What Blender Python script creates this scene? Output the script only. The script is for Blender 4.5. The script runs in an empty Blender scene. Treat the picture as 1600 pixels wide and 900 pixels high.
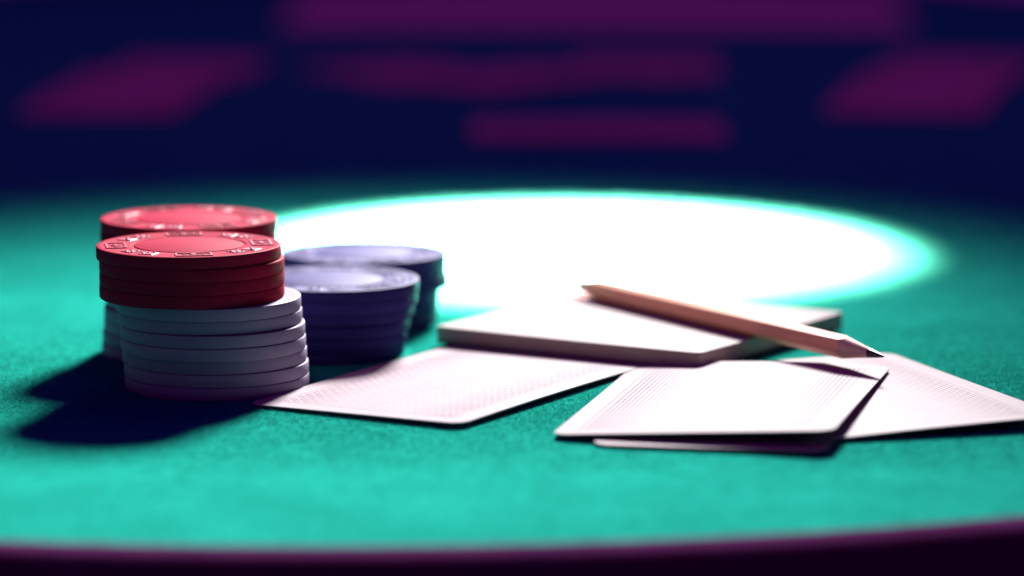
import bpy, bmesh, math, random
from mathutils import Vector, Matrix

random.seed(7)
R = math.radians
MM = 0.001
scene = bpy.context.scene
COL = scene.collection

# ------------------------------------------------------------------ camera
F_PX, PITCH, CAM_H = 6000.0, 8.7548, 148.7
cam_data = bpy.data.cameras.new('camera')
cam = bpy.data.objects.new('camera', cam_data)
COL.objects.link(cam)
cam.location = (0, 0, CAM_H * MM)
cam.rotation_euler = (R(90 - PITCH), 0, 0)
cam_data.sensor_width = 36.0
cam_data.lens = F_PX * 36.0 / 1600.0
cam_data.clip_start = 0.02
cam_data.clip_end = 50.0
cam_data.dof.use_dof = True
cam_data.dof.focus_distance = 0.822
cam_data.dof.aperture_fstop = 6.9
cam_data.dof.aperture_blades = 0
scene.camera = cam

# ------------------------------------------------------------------ world, lamps, exposure
world = bpy.data.worlds.new('World')
scene.world = world
world.use_nodes = True
bg = world.node_tree.nodes['Background']
bg.inputs['Color'].default_value = (0.62, 0.03, 1.06, 1)
bg.inputs['Strength'].default_value = 0.12

FLOOD_LAMP = Vector((130, 1580, 440)) * MM
DOWN_LAMP = Vector((14, 1190, 330)) * MM


def spot(name, loc, target, power, half, blend, size, color):
    d = bpy.data.lights.new(name, 'SPOT')
    d.energy = power
    d.spot_size = R(half * 2)
    d.spot_blend = blend
    d.shadow_soft_size = size
    d.color = color
    o = bpy.data.objects.new(name, d)
    COL.objects.link(o)
    o.location = loc
    o.rotation_euler = (Vector(target) - Vector(loc)).to_track_quat('-Z', 'Y').to_euler()
    return o


# a lamp beyond the far end of the table floods the felt, a downlight makes the hot pool
spot('flood_lamp', FLOOD_LAMP, Vector((-122, 585, 0)) * MM, 240.0, 18.6, 1.0, 0.085, (1.0, 0.97, 0.96))
spot('down_lamp', DOWN_LAMP, Vector((14, 1042, 0)) * MM, 6200.0, 14.5, 0.85, 0.016, (1.0, 0.28, 0.235))

# added dim magenta fill above the background cards, not a real lamp
fill_data = bpy.data.lights.new('magenta_fill', 'AREA')
fill_data.shape = 'DISK'
fill_data.size = 0.4
fill_data.energy = 1.0
fill_data.color = (1.0, 0.085, 0.80)
fill_area = bpy.data.objects.new('magenta_fill', fill_data)
COL.objects.link(fill_area)
fill_area.location = (0.05, 1.50, 0.85)
fill_area.rotation_euler = (Vector((0.05, 1.49, 0)) - Vector(fill_area.location)).to_track_quat('-Z', 'Y').to_euler()

scene.view_settings.view_transform = 'Standard'
scene.view_settings.look = 'None'
scene.view_settings.exposure = 0.0
scene.view_settings.gamma = 1.0
scene.view_settings.use_curve_mapping = False


# ------------------------------------------------------------------ helpers
def link(o, parent=None):
    COL.objects.link(o)
    if parent is not None:
        o.parent = parent
    return o


def empty(name, loc=(0, 0, 0), rz=0.0):
    o = bpy.data.objects.new(name, None)
    o.empty_display_size = 0.01
    link(o)
    o.location = loc
    o.rotation_euler = (0, 0, rz)
    return o


def tag(o, label=None, cat=None, group=None, kind=None):
    if label:
        o['label'] = label
    if cat:
        o['category'] = cat
    if group:
        o['group'] = group
    if kind:
        o['kind'] = kind
    return o


def mesh(name, verts, faces, mat, smooth=False, sharp=None):
    m = bpy.data.meshes.new(name)
    m.from_pydata([tuple(v) for v in verts], [], faces)
    m.materials.append(mat)
    if smooth:
        m.polygons.foreach_set('use_smooth', [True] * len(m.polygons))
        if sharp:
            m.set_sharp_from_angle(angle=R(sharp))
    m.update()
    return m


def obj(name, m, parent=None, loc=(0, 0, 0), rz=0.0):
    o = bpy.data.objects.new(name, m)
    link(o, parent)
    o.location = loc
    o.rotation_euler = (0, 0, rz)
    return o


class NT:
    def __init__(self, name):
        self.m = bpy.data.materials.new(name)
        self.m.use_nodes = True
        self.t = self.m.node_tree
        self.b = self.t.nodes['Principled BSDF']

    def n(self, kind, **props):
        x = self.t.nodes.new(kind)
        for k, v in props.items():
            setattr(x, k, v)
        return x

    def l(self, a, b):
        self.t.links.new(a, b)

    def math(self, op, a, b=None, c=None):
        x = self.n('ShaderNodeMath', operation=op)
        for i, v in enumerate((a, b, c)):
            if v is None:
                continue
            if isinstance(v, (int, float)):
                x.inputs[i].default_value = v
            else:
                self.l(v, x.inputs[i])
        return x.outputs[0]

    def noise(self, scale, detail=2.0, rough=0.5, vec=None):
        x = self.n('ShaderNodeTexNoise')
        x.inputs['Scale'].default_value = scale
        x.inputs['Detail'].default_value = detail
        x.inputs['Roughness'].default_value = rough
        if vec is not None:
            self.l(vec, x.inputs['Vector'])
        return x.outputs['Fac']

    def ramp(self, fac, stops):
        x = self.n('ShaderNodeValToRGB')
        e = x.color_ramp.elements
        while len(e) < len(stops):
            e.new(0.5)
        for i, (p, c) in enumerate(stops):
            e[i].position = p
            e[i].color = (*c, 1)
        self.l(fac, x.inputs['Fac'])
        return x.outputs['Color']

    def mix(self, fac, a, b):
        x = self.n('ShaderNodeMix', data_type='RGBA')
        for i, v in ((0, fac), (6, a), (7, b)):
            if isinstance(v, tuple):
                x.inputs[i].default_value = (*v, 1)
            elif isinstance(v, (int, float)):
                x.inputs[i].default_value = v
            else:
                self.l(v, x.inputs[i])
        return x.outputs[2]

    def bump(self, height, strength, dist):
        x = self.n('ShaderNodeBump')
        x.inputs['Strength'].default_value = strength
        x.inputs['Distance'].default_value = dist
        self.l(height, x.inputs['Height'])
        self.l(x.outputs['Normal'], self.b.inputs['Normal'])

    def obj_co(self):
        return self.n('ShaderNodeTexCoord').outputs['Object']


# ------------------------------------------------------------------ materials
def felt_material():
    k = NT('green_felt')
    co = k.obj_co()
    big = k.noise(45.0, 3.0, 0.6, co)
    mid = k.noise(260.0, 4.0, 0.65, co)
    fine = k.noise(2600.0, 3.0, 0.7, co)
    f = k.math('ADD', k.math('MULTIPLY', big, 0.25), k.math('ADD', k.math('MULTIPLY', mid, 0.4), k.math('MULTIPLY', fine, 0.35)))
    c = k.ramp(f, [(0.30, (0.006, 0.14, 0.106)), (0.51, (0.0105, 0.25, 0.188)), (0.70, (0.018, 0.36, 0.275))])
    k.l(c, k.b.inputs['Base Color'])
    k.b.inputs['Roughness'].default_value = 0.95
    k.b.inputs['Specular IOR Level'].default_value = 0.0
    k.b.inputs['Sheen Weight'].default_value = 0.0
    k.b.inputs['Sheen Roughness'].default_value = 0.5
    k.b.inputs['Sheen Tint'].default_value = (0.6, 1.0, 0.95, 1)
    h = k.math('ADD', k.math('MULTIPLY', fine, 0.6), mid)
    k.bump(h, 0.55, 0.0006)
    return k.m


def fibre_material():
    k = NT('felt_fibre')
    co = k.obj_co()
    c = k.ramp(k.noise(900.0, 2.0, 0.6, co), [(0.3, (0.007, 0.21, 0.16)), (0.7, (0.02, 0.42, 0.33))])
    k.l(c, k.b.inputs['Base Color'])
    k.b.inputs['Roughness'].default_value = 0.8
    k.b.inputs['Specular IOR Level'].default_value = 0.0
    return k.m


def plastic(name, lo, hi, rough=0.38, spec=0.1):
    k = NT(name)
    co = k.obj_co()
    n1 = k.noise(160.0, 4.0, 0.6, co)
    n2 = k.noise(2200.0, 3.0, 0.7, co)
    info = k.n('ShaderNodeObjectInfo').outputs['Random']
    v = k.math('ADD', k.math('MULTIPLY', n1, 0.6), k.math('MULTIPLY', info, 0.4))
    k.l(k.ramp(v, [(0.25, lo), (0.7, hi)]), k.b.inputs['Base Color'])
    r = k.math('ADD', rough - 0.08, k.math('MULTIPLY', n1, 0.2))
    k.l(r, k.b.inputs['Roughness'])
    k.b.inputs['Specular IOR Level'].default_value = spec
    k.bump(n2, 0.35, 0.00012)
    return k.m


def card_material(name, wid, length):
    """white stock with a finely printed back: rows of thin dashes inside a plain border"""
    k = NT(name)
    co = k.obj_co()
    sep = k.n('ShaderNodeSeparateXYZ')
    k.l(co, sep.inputs[0])
    ax = k.math('ABSOLUTE', sep.outputs[0])
    ay = k.math('ABSOLUTE', sep.outputs[1])
    border = 4.6 * MM
    dx = k.math('SUBTRACT', wid / 2 * MM - border, ax)     # distance inside the printed field
    dy = k.math('SUBTRACT', length / 2 * MM - border, ay)
    dmin = k.math('MINIMUM', dx, dy)
    inside = k.math('GREATER_THAN', dmin, 0.0)
    frame = k.math('MULTIPLY', inside, k.math('LESS_THAN', dmin, 0.22 * MM))
    # dashes in rows that run along the long side
    row = k.math('FRACT', k.math('DIVIDE', dx, 1.05 * MM))
    rowid = k.math('FLOOR', k.math('DIVIDE', dx, 1.05 * MM))
    line = k.math('LESS_THAN', k.math('ABSOLUTE', k.math('SUBTRACT', row, 0.5)), 0.22)
    along = k.math('FRACT', k.math('ADD', k.math('DIVIDE', sep.outputs[1], 2.9 * MM), k.math('MULTIPLY', rowid, 0.381)))
    dash = k.math('LESS_THAN', along, 0.86)
    # ink fades towards the middle, painting in the glare that washes the print out
    band = k.n('ShaderNodeMapRange', clamp=True)
    band.inputs['From Min'].default_value = 3.0 * MM
    band.inputs['From Max'].default_value = 12.0 * MM
    band.inputs['To Min'].default_value = 1.0
    band.inputs['To Max'].default_value = 0.28
    k.l(dx, band.inputs['Value'])
    ink = k.math('MULTIPLY', k.math('MULTIPLY', line, dash), band.outputs[0])
    ink = k.math('MULTIPLY', ink, k.math('GREATER_THAN', dmin, 0.65 * MM))
    ink = k.math('MULTIPLY', ink, inside)
    ink = k.math('MAXIMUM', ink, frame)
    worn = k.math('ADD', 0.45, k.math('MULTIPLY', k.noise(220.0, 3.0, 0.6, co), 0.6))
    ink = k.math('MULTIPLY', ink, worn)
    geo = k.n('ShaderNodeNewGeometry')
    up = k.n('ShaderNodeSeparateXYZ')
    k.l(geo.outputs['Normal'], up.inputs[0])
    ink = k.math('MULTIPLY', ink, k.math('GREATER_THAN', up.outputs[2], 0.5))
    stock = k.ramp(k.noise(120.0, 3.0, 0.6, co), [(0.3, (0.295, 0.256, 0.272)), (0.7, (0.318, 0.278, 0.294))])
    k.l(k.mix(ink, stock, (0.105, 0.038, 0.07)), k.b.inputs['Base Color'])
    k.b.inputs['Roughness'].default_value = 0.5
    k.b.inputs['Specular IOR Level'].default_value = 0.004
    k.bump(k.noise(1800.0, 2.0, 0.5, co), 0.12, 0.0001)
    return k.m


def paper_material(name, lo, hi, edge=False):
    k = NT(name)
    co = k.obj_co()
    c = k.ramp(k.noise(70.0, 4.0, 0.6, co), [(0.3, lo), (0.7, hi)])
    if edge:   # the cut edges of many sheets
        sep = k.n('ShaderNodeSeparateXYZ')
        k.l(co, sep.inputs[0])
        st = k.n('ShaderNodeCombineXYZ')
        k.l(k.math('MULTIPLY', sep.outputs[0], 8.0), st.inputs[0])
        k.l(k.math('MULTIPLY', sep.outputs[1], 8.0), st.inputs[1])
        k.l(k.math('MULTIPLY', sep.outputs[2], 7000.0), st.inputs[2])
        e = k.noise(1.0, 2.0, 0.6, st.outputs[0])
        k.l(k.mix(k.math('MULTIPLY', e, 0.5), c, tuple(v * 0.55 for v in lo)), k.b.inputs['Base Color'])
        k.bump(e, 0.4, 0.0002)
    else:
        k.l(c, k.b.inputs['Base Color'])
        k.bump(k.noise(1500.0, 2.0, 0.5, co), 0.12, 0.0001)
    k.b.inputs['Roughness'].default_value = 0.7
    k.b.inputs['Specular IOR Level'].default_value = 0.01
    return k.m


def wood_material(name, lo, hi, rough):
    k = NT(name)
    co = k.obj_co()
    st = k.n('ShaderNodeMapping')
    st.inputs['Scale'].default_value = (60.0, 900.0, 900.0)
    k.l(co, st.inputs['Vector'])
    g = k.noise(1.0, 4.0, 0.65, st.outputs[0])
    k.l(k.ramp(g, [(0.3, lo), (0.7, hi)]), k.b.inputs['Base Color'])
    k.b.inputs['Roughness'].default_value = rough
    k.b.inputs['Specular IOR Level'].default_value = 0.12
    k.bump(g, 0.25, 0.00015)
    return k.m


def leather_material():
    k = NT('rail_leather')
    co = k.obj_co()
    v = k.n('ShaderNodeTexVoronoi', feature='DISTANCE_TO_EDGE')
    v.inputs['Scale'].default_value = 700.0
    k.l(co, v.inputs['Vector'])
    k.l(k.ramp(k.noise(60.0, 3.0, 0.6, co), [(0.3, (0.058, 0.012, 0.054)), (0.7, (0.078, 0.018, 0.072))]), k.b.inputs['Base Color'])
    k.b.inputs['Roughness'].default_value = 0.9
    k.b.inputs['Specular IOR Level'].default_value = 0.0
    k.bump(v.outputs['Distance'], 0.4, 0.0003)
    return k.m


def graphite_material():
    k = NT('graphite')
    co = k.obj_co()
    k.l(k.ramp(k.noise(2500.0, 3.0, 0.6, co), [(0.3, (0.012, 0.012, 0.015)), (0.7, (0.04, 0.04, 0.046))]), k.b.inputs['Base Color'])
    k.b.inputs['Roughness'].default_value = 0.4
    k.b.inputs['Metallic'].default_value = 0.3
    return k.m


CARD_W, CARD_L = 57.5, 87.0
M_FELT = felt_material()
M_FIBRE = fibre_material()
M_RED = plastic('red_plastic', (0.205, 0.008, 0.028), (0.26, 0.012, 0.036), 0.55, 0.008)
M_RED_GLINT = plastic('red_plastic_glint', (0.30, 0.03, 0.06), (0.36, 0.05, 0.085), 0.4, 0.07)  # lighter red paints highlights onto the raised emblems, with a little more gloss
M_BLUE_GLINT = plastic('blue_plastic_glint', (0.07, 0.055, 0.17), (0.10, 0.08, 0.22), 0.4, 0.07)  # emblem highlights put into the colour as a paler blue, also glossier
M_WHITE = plastic('white_plastic', (0.19, 0.168, 0.24), (0.225, 0.20, 0.28), 0.55, 0.035)
M_BLUE = plastic('blue_plastic', (0.020, 0.017, 0.10), (0.030, 0.026, 0.135), 0.55, 0.03)
M_CARD = card_material('card_back', CARD_W, CARD_L)
M_CARD_N = card_material('card_back_narrow', 47.0, CARD_L)
M_CARD_M = card_material('card_back_medium', 52.8, CARD_L)
M_PAGE = paper_material('notepad_page', (0.34, 0.305, 0.30), (0.37, 0.335, 0.325))
M_PAGES = paper_material('notepad_page_edges', (0.40, 0.32, 0.27), (0.47, 0.385, 0.32), True)
M_BOARD = paper_material('notepad_board', (0.10, 0.085, 0.085), (0.16, 0.135, 0.13))
M_SHEET = paper_material('plain_paper', (0.36, 0.33, 0.35), (0.42, 0.39, 0.41))
M_PAINT = wood_material('pencil_varnish', (0.74, 0.315, 0.195), (0.86, 0.41, 0.26), 0.38)
M_WOOD = wood_material('pencil_bare_wood', (0.50, 0.29, 0.25), (0.66, 0.42, 0.35), 0.7)
M_LEAD = graphite_material()
M_RAIL = leather_material()
M_SIDE = wood_material('table_apron_wood', (0.03, 0.015, 0.02), (0.06, 0.03, 0.035), 0.5)

# ------------------------------------------------------------------ the table
TX, TR = -35.0, 333.0            # racetrack: centre line and end radius (mm)
Y_NEAR, Y_FAR = 664.0 + 333.0, 1790.0


def racetrack(r, n=72):
    pts = []
    for i in range(n + 1):       # near end
        a = math.pi + math.pi * i / n
        pts.append((TX + r * math.cos(a), Y_NEAR + r * math.sin(a)))
    for i in range(1, 8):
        pts.append((TX + r, Y_NEAR + (Y_FAR - Y_NEAR) * i / 8))
    for i in range(n + 1):       # far end
        a = math.pi * i / n
        pts.append((TX + r * math.cos(a), Y_FAR + r * math.sin(a)))
    for i in range(1, 8):
        pts.append((TX - r, Y_FAR + (Y_NEAR - Y_FAR) * i / 8))
    return pts


def loft_racetrack(name, profile, mat):
    """profile: closed list of (radial offset, z) swept round the racetrack"""
    verts, faces = [], []
    rings = [racetrack(TR + dr) for dr, z in profile]
    n, m = len(rings[0]), len(profile)
    for (dr, z), ring in zip(profile, rings):
        verts += [(x * MM, y * MM, z * MM) for x, y in ring]
    for j in range(m):
        j2 = (j + 1) % m
        for i in range(n):
            i2 = (i + 1) % n
            faces.append((j * n + i, j * n + i2, j2 * n + i2, j2 * n + i))
    return mesh(name, verts, faces, mat, True, 50)


table = empty('poker_table', (TX * MM, 1.3, 0))
tag(table, 'green felt card table with a dark padded rail along its edge', 'table')
T_OFF = Vector((-TX * MM, -1.3, 0))

ring = racetrack(TR + 3.0)
tv = [(x * MM, y * MM, 0.0) for x, y in ring]
top = obj('felt_surface', mesh('felt_surface', tv, [tuple(range(len(tv)))], M_FELT), table, T_OFF)
# padded rail, half round, standing a little proud of the felt
prof = [(0.0, -0.6), (0.8, 0.2), (2.2, 0.75), (4.5, 1.0), (7.5, 1.0), (10.0, 0.7), (12.0, -0.2), (13.5, -1.8), (14.6, -4.5), (15.0, -9.0), (15.0, -40.0), (2.0, -40.0)]
obj('rail', loft_racetrack('rail', prof, M_RAIL), table, T_OFF)
obj('apron', loft_racetrack('apron', [(-30, -42), (11, -42), (11, -100), (-30, -100)], M_SIDE), table, T_OFF)

# ------------------------------------------------------------------ poker chips
CHIP_R, CHIP_H = 20.1, 2.81


def chip_body(mat, name):
    r, h = CHIP_R, CHIP_H
    prof = [(0, h - 0.02), (0.57 * r, h - 0.02), (0.585 * r, h - 0.10), (0.592 * r, h - 0.28), (0.612 * r, h - 0.28), (0.62 * r, h - 0.12),
            (0.64 * r, h - 0.06), (0.93 * r, h - 0.06), (0.945 * r, h - 0.01), (r - 0.32, h), (r - 0.12, h - 0.07), (r - 0.02, h - 0.26),
            (r, h * 0.5), (r - 0.02, 0.26), (r - 0.12, 0.07), (r - 0.32, 0.0), (0, 0.0)]
    n = 96
    verts, faces, rings = [], [], []
    for (q, z) in prof:
        if q == 0:
            rings.append([len(verts)])
            verts.append((0, 0, z * MM))
        else:
            rings.append(list(range(len(verts), len(verts) + n)))
            verts += [(q * MM * math.cos(2 * math.pi * i / n), q * MM * math.sin(2 * math.pi * i / n), z * MM) for i in range(n)]
    for A, B in zip(rings, rings[1:]):
        for i in range(n):
            j = (i + 1) % n
            if len(A) == 1:
                faces.append((A[0], B[i], B[j]))
            elif len(B) == 1:
                faces.append((A[j], A[i], B[0]))
            else:
                faces.append((A[i], B[i], B[j], A[j]))
    return mesh(name, verts, faces, mat, True, 35)


def slab(verts, faces, pts, z0, z1, taper=0.0):
    """a low raised shape with sloped sides"""
    n = len(pts)
    cx = sum(p[0] for p in pts) / n
    cy = sum(p[1] for p in pts) / n
    b = len(verts)
    for x, y in pts:
        verts.append((x * MM, y * MM, z0 * MM))
    for x, y in pts:
        d = math.hypot(x - cx, y - cy) or 1
        s = max(0.0, 1 - taper / d)
        verts.append(((cx + (x - cx) * s) * MM, (cy + (y - cy) * s) * MM, z1 * MM))
    for i in range(n):
        j = (i + 1) % n
        faces.append((b + i, b + j, b + n + j, b + n + i))
    faces.append(tuple(b + n + i for i in range(n)))


def rect(cx, cy, w, h, a=0.0):
    c, s = math.cos(a), math.sin(a)
    return [(cx + x * c - y * s, cy + x * s + y * c) for x, y in ((-w / 2, -h / 2), (w / 2, -h / 2), (w / 2, h / 2), (-w / 2, h / 2))]


def disc(cx, cy, r, n=8):
    return [(cx + r * math.cos(2 * math.pi * i / n), cy + r * math.sin(2 * math.pi * i / n)) for i in range(n)]


EM_Y = 0.785 * CHIP_R


def emblem_frame(mat):
    v, f = [], []
    w, h, t = 8.0, 4.0, 0.55
    z0, z1 = 0.0, 0.22
    slab(v, f, rect(0, EM_Y - h / 2, w, t), z0, z1, 0.15)
    slab(v, f, rect(0, EM_Y + h / 2, w, t), z0, z1, 0.15)
    slab(v, f, rect(-w / 2 + t / 2, EM_Y, t, h - t - 0.05), z0, z1, 0.1)
    slab(v, f, rect(w / 2 - t / 2, EM_Y, t, h - t - 0.05), z0, z1, 0.1)
    slab(v, f, rect(0, EM_Y, 1.7, 1.7, R(45)), z0, z1, 0.25)
    slab(v, f, disc(-2.0, EM_Y, 0.5), z0, z1, 0.15)
    slab(v, f, disc(2.0, EM_Y, 0.5), z0, z1, 0.15)
    return mesh('card_emblem', v, f, mat)


def emblem_dice(mat):
    v, f = [], []
    for cx, a, spots in ((-2.4, R(14), ((-.75, -.75), (.75, .75), (0, 0))), (2.4, R(-12), ((-.75, -.75), (.75, .75), (-.75, .75), (.75, -.75)))):
        slab(v, f, rect(cx, EM_Y, 3.5, 3.5, a), 0.0, 0.18, 0.3)
        for px, py in spots:
            slab(v, f, disc(cx + px * 1.15, EM_Y + py * 1.15, 0.42), 0.18, 0.34, 0.18)
    return mesh('dice_emblem', v, f, mat)


CHIP_MESH = {c: chip_body(m, c + '_chip') for c, m in (('red', M_RED), ('white', M_WHITE), ('blue', M_BLUE))}
EMB = {c: (emblem_frame(m), emblem_dice(m)) for c, m in (('red', M_RED_GLINT), ('blue', M_BLUE_GLINT))}
ORD = ['bottom', 'second', 'third', 'fourth', 'fifth', 'sixth', 'seventh', 'eighth']


def x_at(px, D, z=15.0):
    """ground X (mm) of an image column at depth D"""
    c = D * math.cos(R(PITCH)) + (CAM_H - z) * math.sin(R(PITCH))
    return (px - 800.0) / F_PX * c


def chip(color, cx, cy, z, label, group, top=False, rot=0.0):
    if top:
        o = empty('poker_chip', (cx * MM, cy * MM, z * MM), rot)
        obj('body', CHIP_MESH[color], o)
        for i in range(8):
            m = EMB[color][i % 2]
            obj(m.name.split('.')[0], m, o, (0, 0, (CHIP_H - 0.07) * MM), 2 * math.pi * i / 8)
    else:
        o = obj('poker_chip', CHIP_MESH[color], None, (cx * MM, cy * MM, z * MM), rot)
    tag(o, label, 'poker chip', group)
    return o


def stack(cols, D, colors, where, group, emblem_rot=0.2, seed=1):
    """cols: (image column of the chip's left edge, of its right edge), bottom first; None keeps the last"""
    rnd = random.Random(seed)
    n = len(cols)
    count = {}
    total = {c: colors.count(c) for c in set(colors)}
    for i, (l, r) in enumerate(cols):
        z = 0.05 + i * (CHIP_H + 0.015)
        dy = rnd.uniform(-0.7, 0.7)
        if r is None:
            cx = x_at(l, D, z) + CHIP_R
        elif l is None:
            cx = x_at(r, D, z) - CHIP_R
        else:
            cx = x_at((l + r) / 2, D, z)
        c = colors[i]
        k = count.get(c, 0)
        count[c] = k + 1
        left = total[c] - 1 - k
        if left == 0:
            pos = 'topmost %s chip' % c
        elif k == 0:
            pos = 'lowest %s chip' % c
        else:
            pos = '%s chip, %s %s from the bottom,' % (c, ORD[k], c if len(total) > 1 else 'one')
        last = i == n - 1
        lab = '%s %s %s' % (pos, 'lying face up on' if last else 'in', where)
        chip(c, cx, D + dy, z, lab, group, last, emblem_rot if last else rnd.uniform(0, 6))


stack([(196.6, 482.7), (195, 482), (193.6, 477.6), (192.4, 476), (191, 474.6), (183, 473), (181.5, 470.6),
       (156, 444), (156, 444.4), (155, 445), (148, 442)], 826.0,
      ['white'] * 7 + ['red'] * 4, 'the nearest stack of red on white chips', 'chips in the front red and white stack', 0.15, 3)
stack([(160, None), (161, None), (163, None), (164, None), (166, None), (168, None), (168, None),
       (154, 438), (155, 438), (153, 437), (152, 438)], 869.0,
      ['white'] * 7 + ['red'] * 4, 'the half hidden rear stack', 'chips in the rear red and white stack', 0.5, 5)
stack([(None, 632), (None, 637), (None, 640.5), (None, 647), (None, 653), (None, 655)], 870.0,
      ['blue'] * 6, 'the front blue stack beside the white chips', 'chips in the front blue stack', 0.75, 8)
stack([(None, 683), (None, 685), (None, 687), (None, 701), (None, 698), (None, 699)], 914.0,
      ['blue'] * 6, 'the rear blue stack nearest the light', 'chips in the rear blue stack', 0.35, 9)


# ------------------------------------------------------------------ playing cards
def card_mesh(w, l, z4, bend, mat, name='playing_card', t=0.30, rad=3.6):
    """z4: heights (mm) at near-left, near-right, far-right, far-left; bend(u, v) adds height; u, v in -1..1"""
    vs = [-l / 2]
    for i in range(1, 7):
        vs.append(-l / 2 + rad * (1 - math.cos(math.pi / 2 * i / 6)))
    inner = 14
    lo, hi = vs[-1], -vs[-1]
    mids = [lo + (hi - lo) * i / inner for i in range(1, inner)]
    vs = vs + mids + [-q for q in reversed(vs)]
    nu = 14
    top, bot, n = [], [], nu + 1
    for y in vs:
        d = l / 2 - abs(y)
        hw = w / 2 if d >= rad else w / 2 - rad + math.sqrt(max(0.0, rad * rad - (rad - d) ** 2))
        for i in range(n):
            x = -hw + 2 * hw * i / nu
            u, v = x / (w / 2), y / (l / 2)
            a, b = (u + 1) / 2, (v + 1) / 2
            z = (z4[0] * (1 - a) + z4[1] * a) * (1 - b) + (z4[3] * (1 - a) + z4[2] * a) * b + bend(u, v)
            top.append((x * MM, y * MM, (z + t) * MM))
            bot.append((x * MM, y * MM, z * MM))
    N = len(top)
    rows = len(vs)
    faces = []
    for r in range(rows - 1):
        for i in range(nu):
            a = r * n + i
            faces.append((a, a + 1, a + n + 1, a + n))
            faces.append((N + a, N + a + n, N + a + n + 1, N + a + 1))
    loop = [i for i in range(n)] + [r * n + nu for r in range(1, rows)] + [(rows - 1) * n + i for i in range(nu - 1, -1, -1)] + [r * n for r in range(rows - 2, 0, -1)]
    for k in range(len(loop)):
        a, b = loop[k], loop[(k + 1) % len(loop)]
        faces.append((b, a, N + a, N + b))
    return mesh(name, top + bot, faces, mat, True, 40)


def place_card(c, ang, z4, label, bend=lambda u, v: 0.0, w=CARD_W, l=CARD_L, mat=None, group='playing cards lying on the felt'):
    """c: centre (mm); ang: direction of the long side in degrees from +X"""
    z0 = 0.25
    m = card_mesh(w, l, z4, bend, mat or M_CARD)
    o = obj('playing_card', m, None, (c[0] * MM, c[1] * MM, z0 * MM), R(ang - 90))
    return tag(o, label, 'playing card', group)


CARDS = []      # footprints for the fibres


def foot(c, ang, w, l):
    a = R(ang)
    ux, uy = math.cos(a), math.sin(a)
    CARDS.append((c[0], c[1], ux, uy, l / 2, w / 2))


C1 = ((-11.8, 825.0), 60.3)
C2 = ((45.8, 799.0), 76.8)
C3 = ((47.6, 793.6), 78.6)
C4 = ((72.2, 808.4), 108.4)
place_card(*C1, (0.15, 0.8, 0.45, 0.1), 'single playing card lying back up beside the white chips', lambda u, v: 0.25 * (1 - v * v), 52.8, CARD_L, M_CARD_M)
place_card(*C4, (0.1, 2.1, 1.1, 0.1), 'printed playing card sticking out on the right below two others', lambda u, v: 0.25 * (1 - u * u))
place_card(*C3, (0.15, 0.55, 0.6, 0.5), 'middle card of the overlapping three, only its near edge peeking out', lambda u, v: 0.0, 47.0, CARD_L, M_CARD_N)
place_card(*C2, (0.65, 4.0, 2.1, 0.35), 'topmost of the overlapping three cards, its near corner lifted', lambda u, v: 0.9 * (1 - u * u) * (0.5 + 0.5 * v))
for c, w in ((C1, 52.8), (C2, CARD_W), (C3, 47.0), (C4, CARD_W)):
    foot(c[0], c[1], w, CARD_L)

# cards far back, out of the light
BACK = [
    ((29.5, 1320), 0.0, 'face down card lying crosswise just beyond the pool of light'),
    ((54.0, 1545), 88.0, 'face down card behind the crosswise card in the dark background'),
    ((0.0, 1497), 48.0, 'card slanting right in the dark background, left of the crosswise card'),
    ((-42.0, 1520), 120.0, 'card slanting left in the dark background, overlapping another card'),
    ((-147.0, 1410), 88.0, 'nearest of three overlapping cards in the dark at the far left'),
    ((-142.0, 1474), 87.0, 'middle of three overlapping cards in the dark at the far left'),
    ((-131.0, 1542), 84.0, 'farthest of three overlapping cards in the dark at the far left'),
    ((148.0, 1412), 79.0, 'nearest of three overlapping cards in the dark at the far right'),
    ((162.0, 1478), 77.0, 'middle of three overlapping cards in the dark at the far right'),
    ((180.0, 1548), 76.0, 'farthest of three overlapping cards in the dark at the far right'),
]
for i, (c, a, lab) in enumerate(BACK):
    place_card(c, a, (0.1 + 0.36 * (i % 3), 0.5 + 0.36 * (i % 3), 0.3 + 0.5 * (i % 3), 0.2 + 0.5 * (i % 3)), lab, lambda u, v: 0.3 * (1 - v * v), group='cards out of focus in the dark background')

sv = []
sheet = card_mesh(290.0, 205.0, (0.1, 0.2, 0.3, 0.2), lambda u, v: 0.6 * (1 - u * u), M_SHEET, 'paper_sheet', 0.12, 0.8)
so = obj('paper_sheet', sheet, None, (40 * MM, 1845 * MM, 0.2 * MM), R(-1.0))
tag(so, 'large pale sheet of paper at the dark far end of the table', 'paper')

# ------------------------------------------------------------------ notepad
def ground(px, py, z):
    u, v = (px - 800) / F_PX, (450 - py) / F_PX
    th = R(PITCH)
    d = (u, math.cos(th) + v * math.sin(th), -math.sin(th) + v * math.cos(th))
    t = (z - CAM_H) / d[2]
    return Vector((d[0] * t, d[1] * t, z))


NB_Z, NB_T = 0.8, 3.9
NB = [ground(px, py, NB_Z + NB_T) for px, py in ((677, 510), (1093, 552), (1322, 488))]
nbc = ((NB[0].x + NB[2].x) / 2, (NB[0].y + NB[2].y) / 2)
NB_W, NB_L = (NB[1] - NB[0]).length, (NB[2] - NB[1]).length
e1, e2 = (NB[1] - NB[0]).normalized(), (NB[2] - NB[1]).normalized()
nb_ang = (math.atan2(e1.y, e1.x) + math.atan2(e2.y, e2.x) - math.pi / 2) / 2
pad = empty('notepad', (nbc[0] * MM, nbc[1] * MM, NB_Z * MM), nb_ang)
tag(pad, 'small square white notepad with a pencil lying across it', 'notepad')


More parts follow.
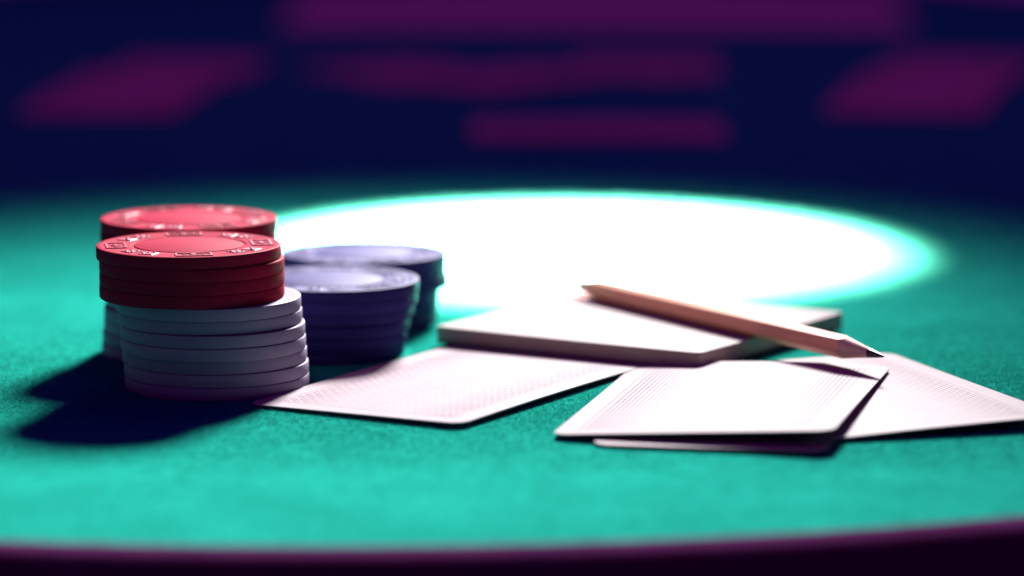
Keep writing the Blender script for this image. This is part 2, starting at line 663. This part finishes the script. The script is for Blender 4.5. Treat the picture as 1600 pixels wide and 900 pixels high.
def rounded(w, l, rad, n=5):
    pts = []
    for cx, cy, a0 in ((w / 2 - rad, -l / 2 + rad, -90), (w / 2 - rad, l / 2 - rad, 0), (-w / 2 + rad, l / 2 - rad, 90), (-w / 2 + rad, -l / 2 + rad, 180)):
        for i in range(n + 1):
            a = R(a0 + 90 * i / n)
            pts.append((cx + rad * math.cos(a), cy + rad * math.sin(a)))
    return pts


def block(name, w, l, z0, z1, rad, mat, cap=True, jit=0.0, layers=1):
    v, f = [], []
    rnd = random.Random(4)
    n = None
    for k in range(layers + 1):
        d = rnd.uniform(-jit, jit)
        p = rounded(w + d, l + rnd.uniform(-jit, jit), rad)
        n = len(p)
        v += [(x * MM, y * MM, (z0 + (z1 - z0) * k / layers) * MM) for x, y in p]
    for k in range(layers):
        for i in range(n):
            j = (i + 1) % n
            f.append((k * n + i, k * n + j, (k + 1) * n + j, (k + 1) * n + i))
    f.append(tuple(layers * n + i for i in range(n)))
    f.append(tuple(reversed(range(n))))
    return mesh(name, v, f, mat, True, 40)


obj('backing_board', block('backing_board', NB_W + 0.3, NB_L + 0.3, 0.0, 0.55, 0.8, M_BOARD), pad)
obj('page_block', block('page_block', NB_W, NB_L, 0.57, NB_T - 0.14, 0.7, M_PAGES, True, 0.16, 14), pad)
obj('top_page', card_mesh(NB_W - 0.1, NB_L - 0.1, (0, 0.05, 0, 0), lambda u, v: 0.12 * u * u * v * v, M_PAGE, 'top_page', 0.1, 1.6), pad, (0, 0, (NB_T - 0.12) * MM))
CARDS.append((nbc[0], nbc[1], math.cos(nb_ang), math.sin(nb_ang), NB_W / 2 + 0.5, NB_L / 2 + 0.5))

# ------------------------------------------------------------------ pencil
P_Z = NB_Z + NB_T + 0.12 + 2.35


p_tip = ground(1381, 557, P_Z)
p_end = ground(885, 441, P_Z)
axis = p_tip - p_end
p_len = axis.length
pencil = empty('pencil', p_end * MM, math.atan2(axis.y, axis.x))
tag(pencil, 'reddish brown hexagonal pencil lying across the notepad', 'pencil')


def pencil_parts(rad=2.7, cone=13.5, lead_r=1.05, twist=0.32):
    angs = [twist + k * math.pi / 3 + R(q) for k in range(6) for q in (5, 20, 30, 40, 55)]
    n = len(angs)

    def hexr(a):
        k = math.pi / 3
        q = (a - twist) % k - k / 2
        sharp = math.cos(k / 2) / math.cos(q)
        return rad * sharp

    body, bf = [], []
    x_in, x_out = cone, p_len - cone
    # where the sharpener's cone meets the hexagon the painted edge is scalloped
    rings = []
    for which in (0, 1, 2, 3):
        ring = []
        for i in range(n):
            a = angs[i]
            r = hexr(a)
            x = {0: x_in + (rad * 0.985 - r) * -4.0 + 1.2, 1: x_in + 6, 2: x_out - 6, 3: x_out + (rad * 0.985 - r) * 4.0 - 1.2}[which]
            ring.append((x * MM, r * math.cos(a) * MM, r * math.sin(a) * MM))
        rings.append(ring)
    for ring in rings:
        body += ring
    for k in range(3):
        for i in range(n):
            j = (i + 1) % n
            bf.append((k * n + i, k * n + j, (k + 1) * n + j, (k + 1) * n + i))
    obj('painted_shaft', mesh('painted_shaft', body, bf, M_PAINT, True, 24), pencil)
    for side in (0, 1):
        base = rings[0] if side == 0 else rings[3]
        tipx = 0.0 if side == 0 else p_len
        lead_x = 5.0 if side == 0 else p_len - 5.0
        rnd = random.Random(side)
        v = list(base)
        for t in (0.5, 1.0):
            for i in range(n):
                a = angs[i]
                bx, by, bz = base[i]
                wob = 1 + rnd.uniform(-0.03, 0.03)
                lx, ly, lz = lead_x * MM, lead_r * math.cos(a) * MM, lead_r * math.sin(a) * MM
                w = wob if t < 1 else 1
                v.append((bx + (lx - bx) * t, (by + (ly - by) * t) * w, (bz + (lz - bz) * t) * w))
        f = []
        for k in range(2):
            for i in range(n):
                j = (i + 1) % n
                q = (k * n + i, k * n + j, (k + 1) * n + j, (k + 1) * n + i)
                f.append(q if side == 1 else q[::-1])
        obj('sharpened_wood', mesh('sharpened_wood', v, f, M_WOOD, True, 40), pencil)
        v, f = [], []
        s = 1 if side == 1 else -1
        for q, r in ((0.0, lead_r * 0.99), (0.55, lead_r * 0.6), (0.93, lead_r * 0.27), (1.0, lead_r * 0.12)):
            x = lead_x + (tipx - lead_x) * q
            v += [(x * MM, r * math.cos(2 * math.pi * i / 16) * MM, r * math.sin(2 * math.pi * i / 16) * MM) for i in range(16)]
        for k in range(3):
            for i in range(16):
                j = (i + 1) % 16
                f.append((k * 16 + i, k * 16 + j, (k + 1) * 16 + j, (k + 1) * 16 + i))
        f.append(tuple(48 + i for i in range(16)))
        obj('lead', mesh('lead', v, f, M_LEAD, True, 50), pencil)


pencil_parts()

# ------------------------------------------------------------------ loose fibres standing up from the felt
def covered(x, y, m):
    for cx, cy, ux, uy, hl, hw in CARDS:
        dx, dy = x - cx, y - cy
        if abs(dx * ux + dy * uy) < hl - m and abs(-dx * uy + dy * ux) < hw - m:
            return True
    for px, D in ((339, 826), (300, 869), (505, 870), (550, 914)):
        cx = x_at(px, D, 0)
        if math.hypot(x - cx, y - D) < CHIP_R + 0.4:
            return True
    return False


fv, ff = [], []
rnd = random.Random(11)
n_f = 0
while n_f < 110000:
    y = rnd.triangular(725, 940, 800)
    half = (y * 0.1333 + 4)
    x = rnd.uniform(-half, half)
    if covered(x, y, 0.6):
        continue
    near_card = covered(x, y, -1.0)
    a = rnd.uniform(0, 2 * math.pi)
    ln = rnd.uniform(0.35, 1.1)
    curly = rnd.random() < 0.05 and not near_card
    if curly:
        ln = rnd.uniform(1.2, 2.6)
    hgt = rnd.uniform(0.02, 0.22) if near_card else rnd.uniform(0.03, 0.38) * (1.6 if rnd.random() < 0.06 else 1)
    w = 0.024
    if curly:
        hgt = rnd.uniform(0.25, 0.6)
    ca, sa = math.cos(a), math.sin(a)
    bend = rnd.uniform(-0.35, 0.35) * (3.0 if curly else 1.0)
    b = len(fv)
    for t, zz in ((0.0, -0.03), (0.5, hgt), (1.0, hgt * rnd.uniform(0.1, 1.0))):
        qx = x + ca * ln * t - sa * bend * t * t
        qy = y + sa * ln * t + ca * bend * t * t
        ww = w * (1 - 0.5 * t)
        fv.append(((qx - sa * ww) * MM, (qy + ca * ww) * MM, zz * MM))
        fv.append(((qx + sa * ww) * MM, (qy - ca * ww) * MM, (zz + 0.015) * MM))
    ff += [(b, b + 1, b + 3, b + 2), (b + 2, b + 3, b + 5, b + 4)]
    n_f += 1
fib = obj('felt_fibres', mesh('felt_fibres', fv, ff, M_FIBRE), table, T_OFF)
fib['kind'] = 'stuff'
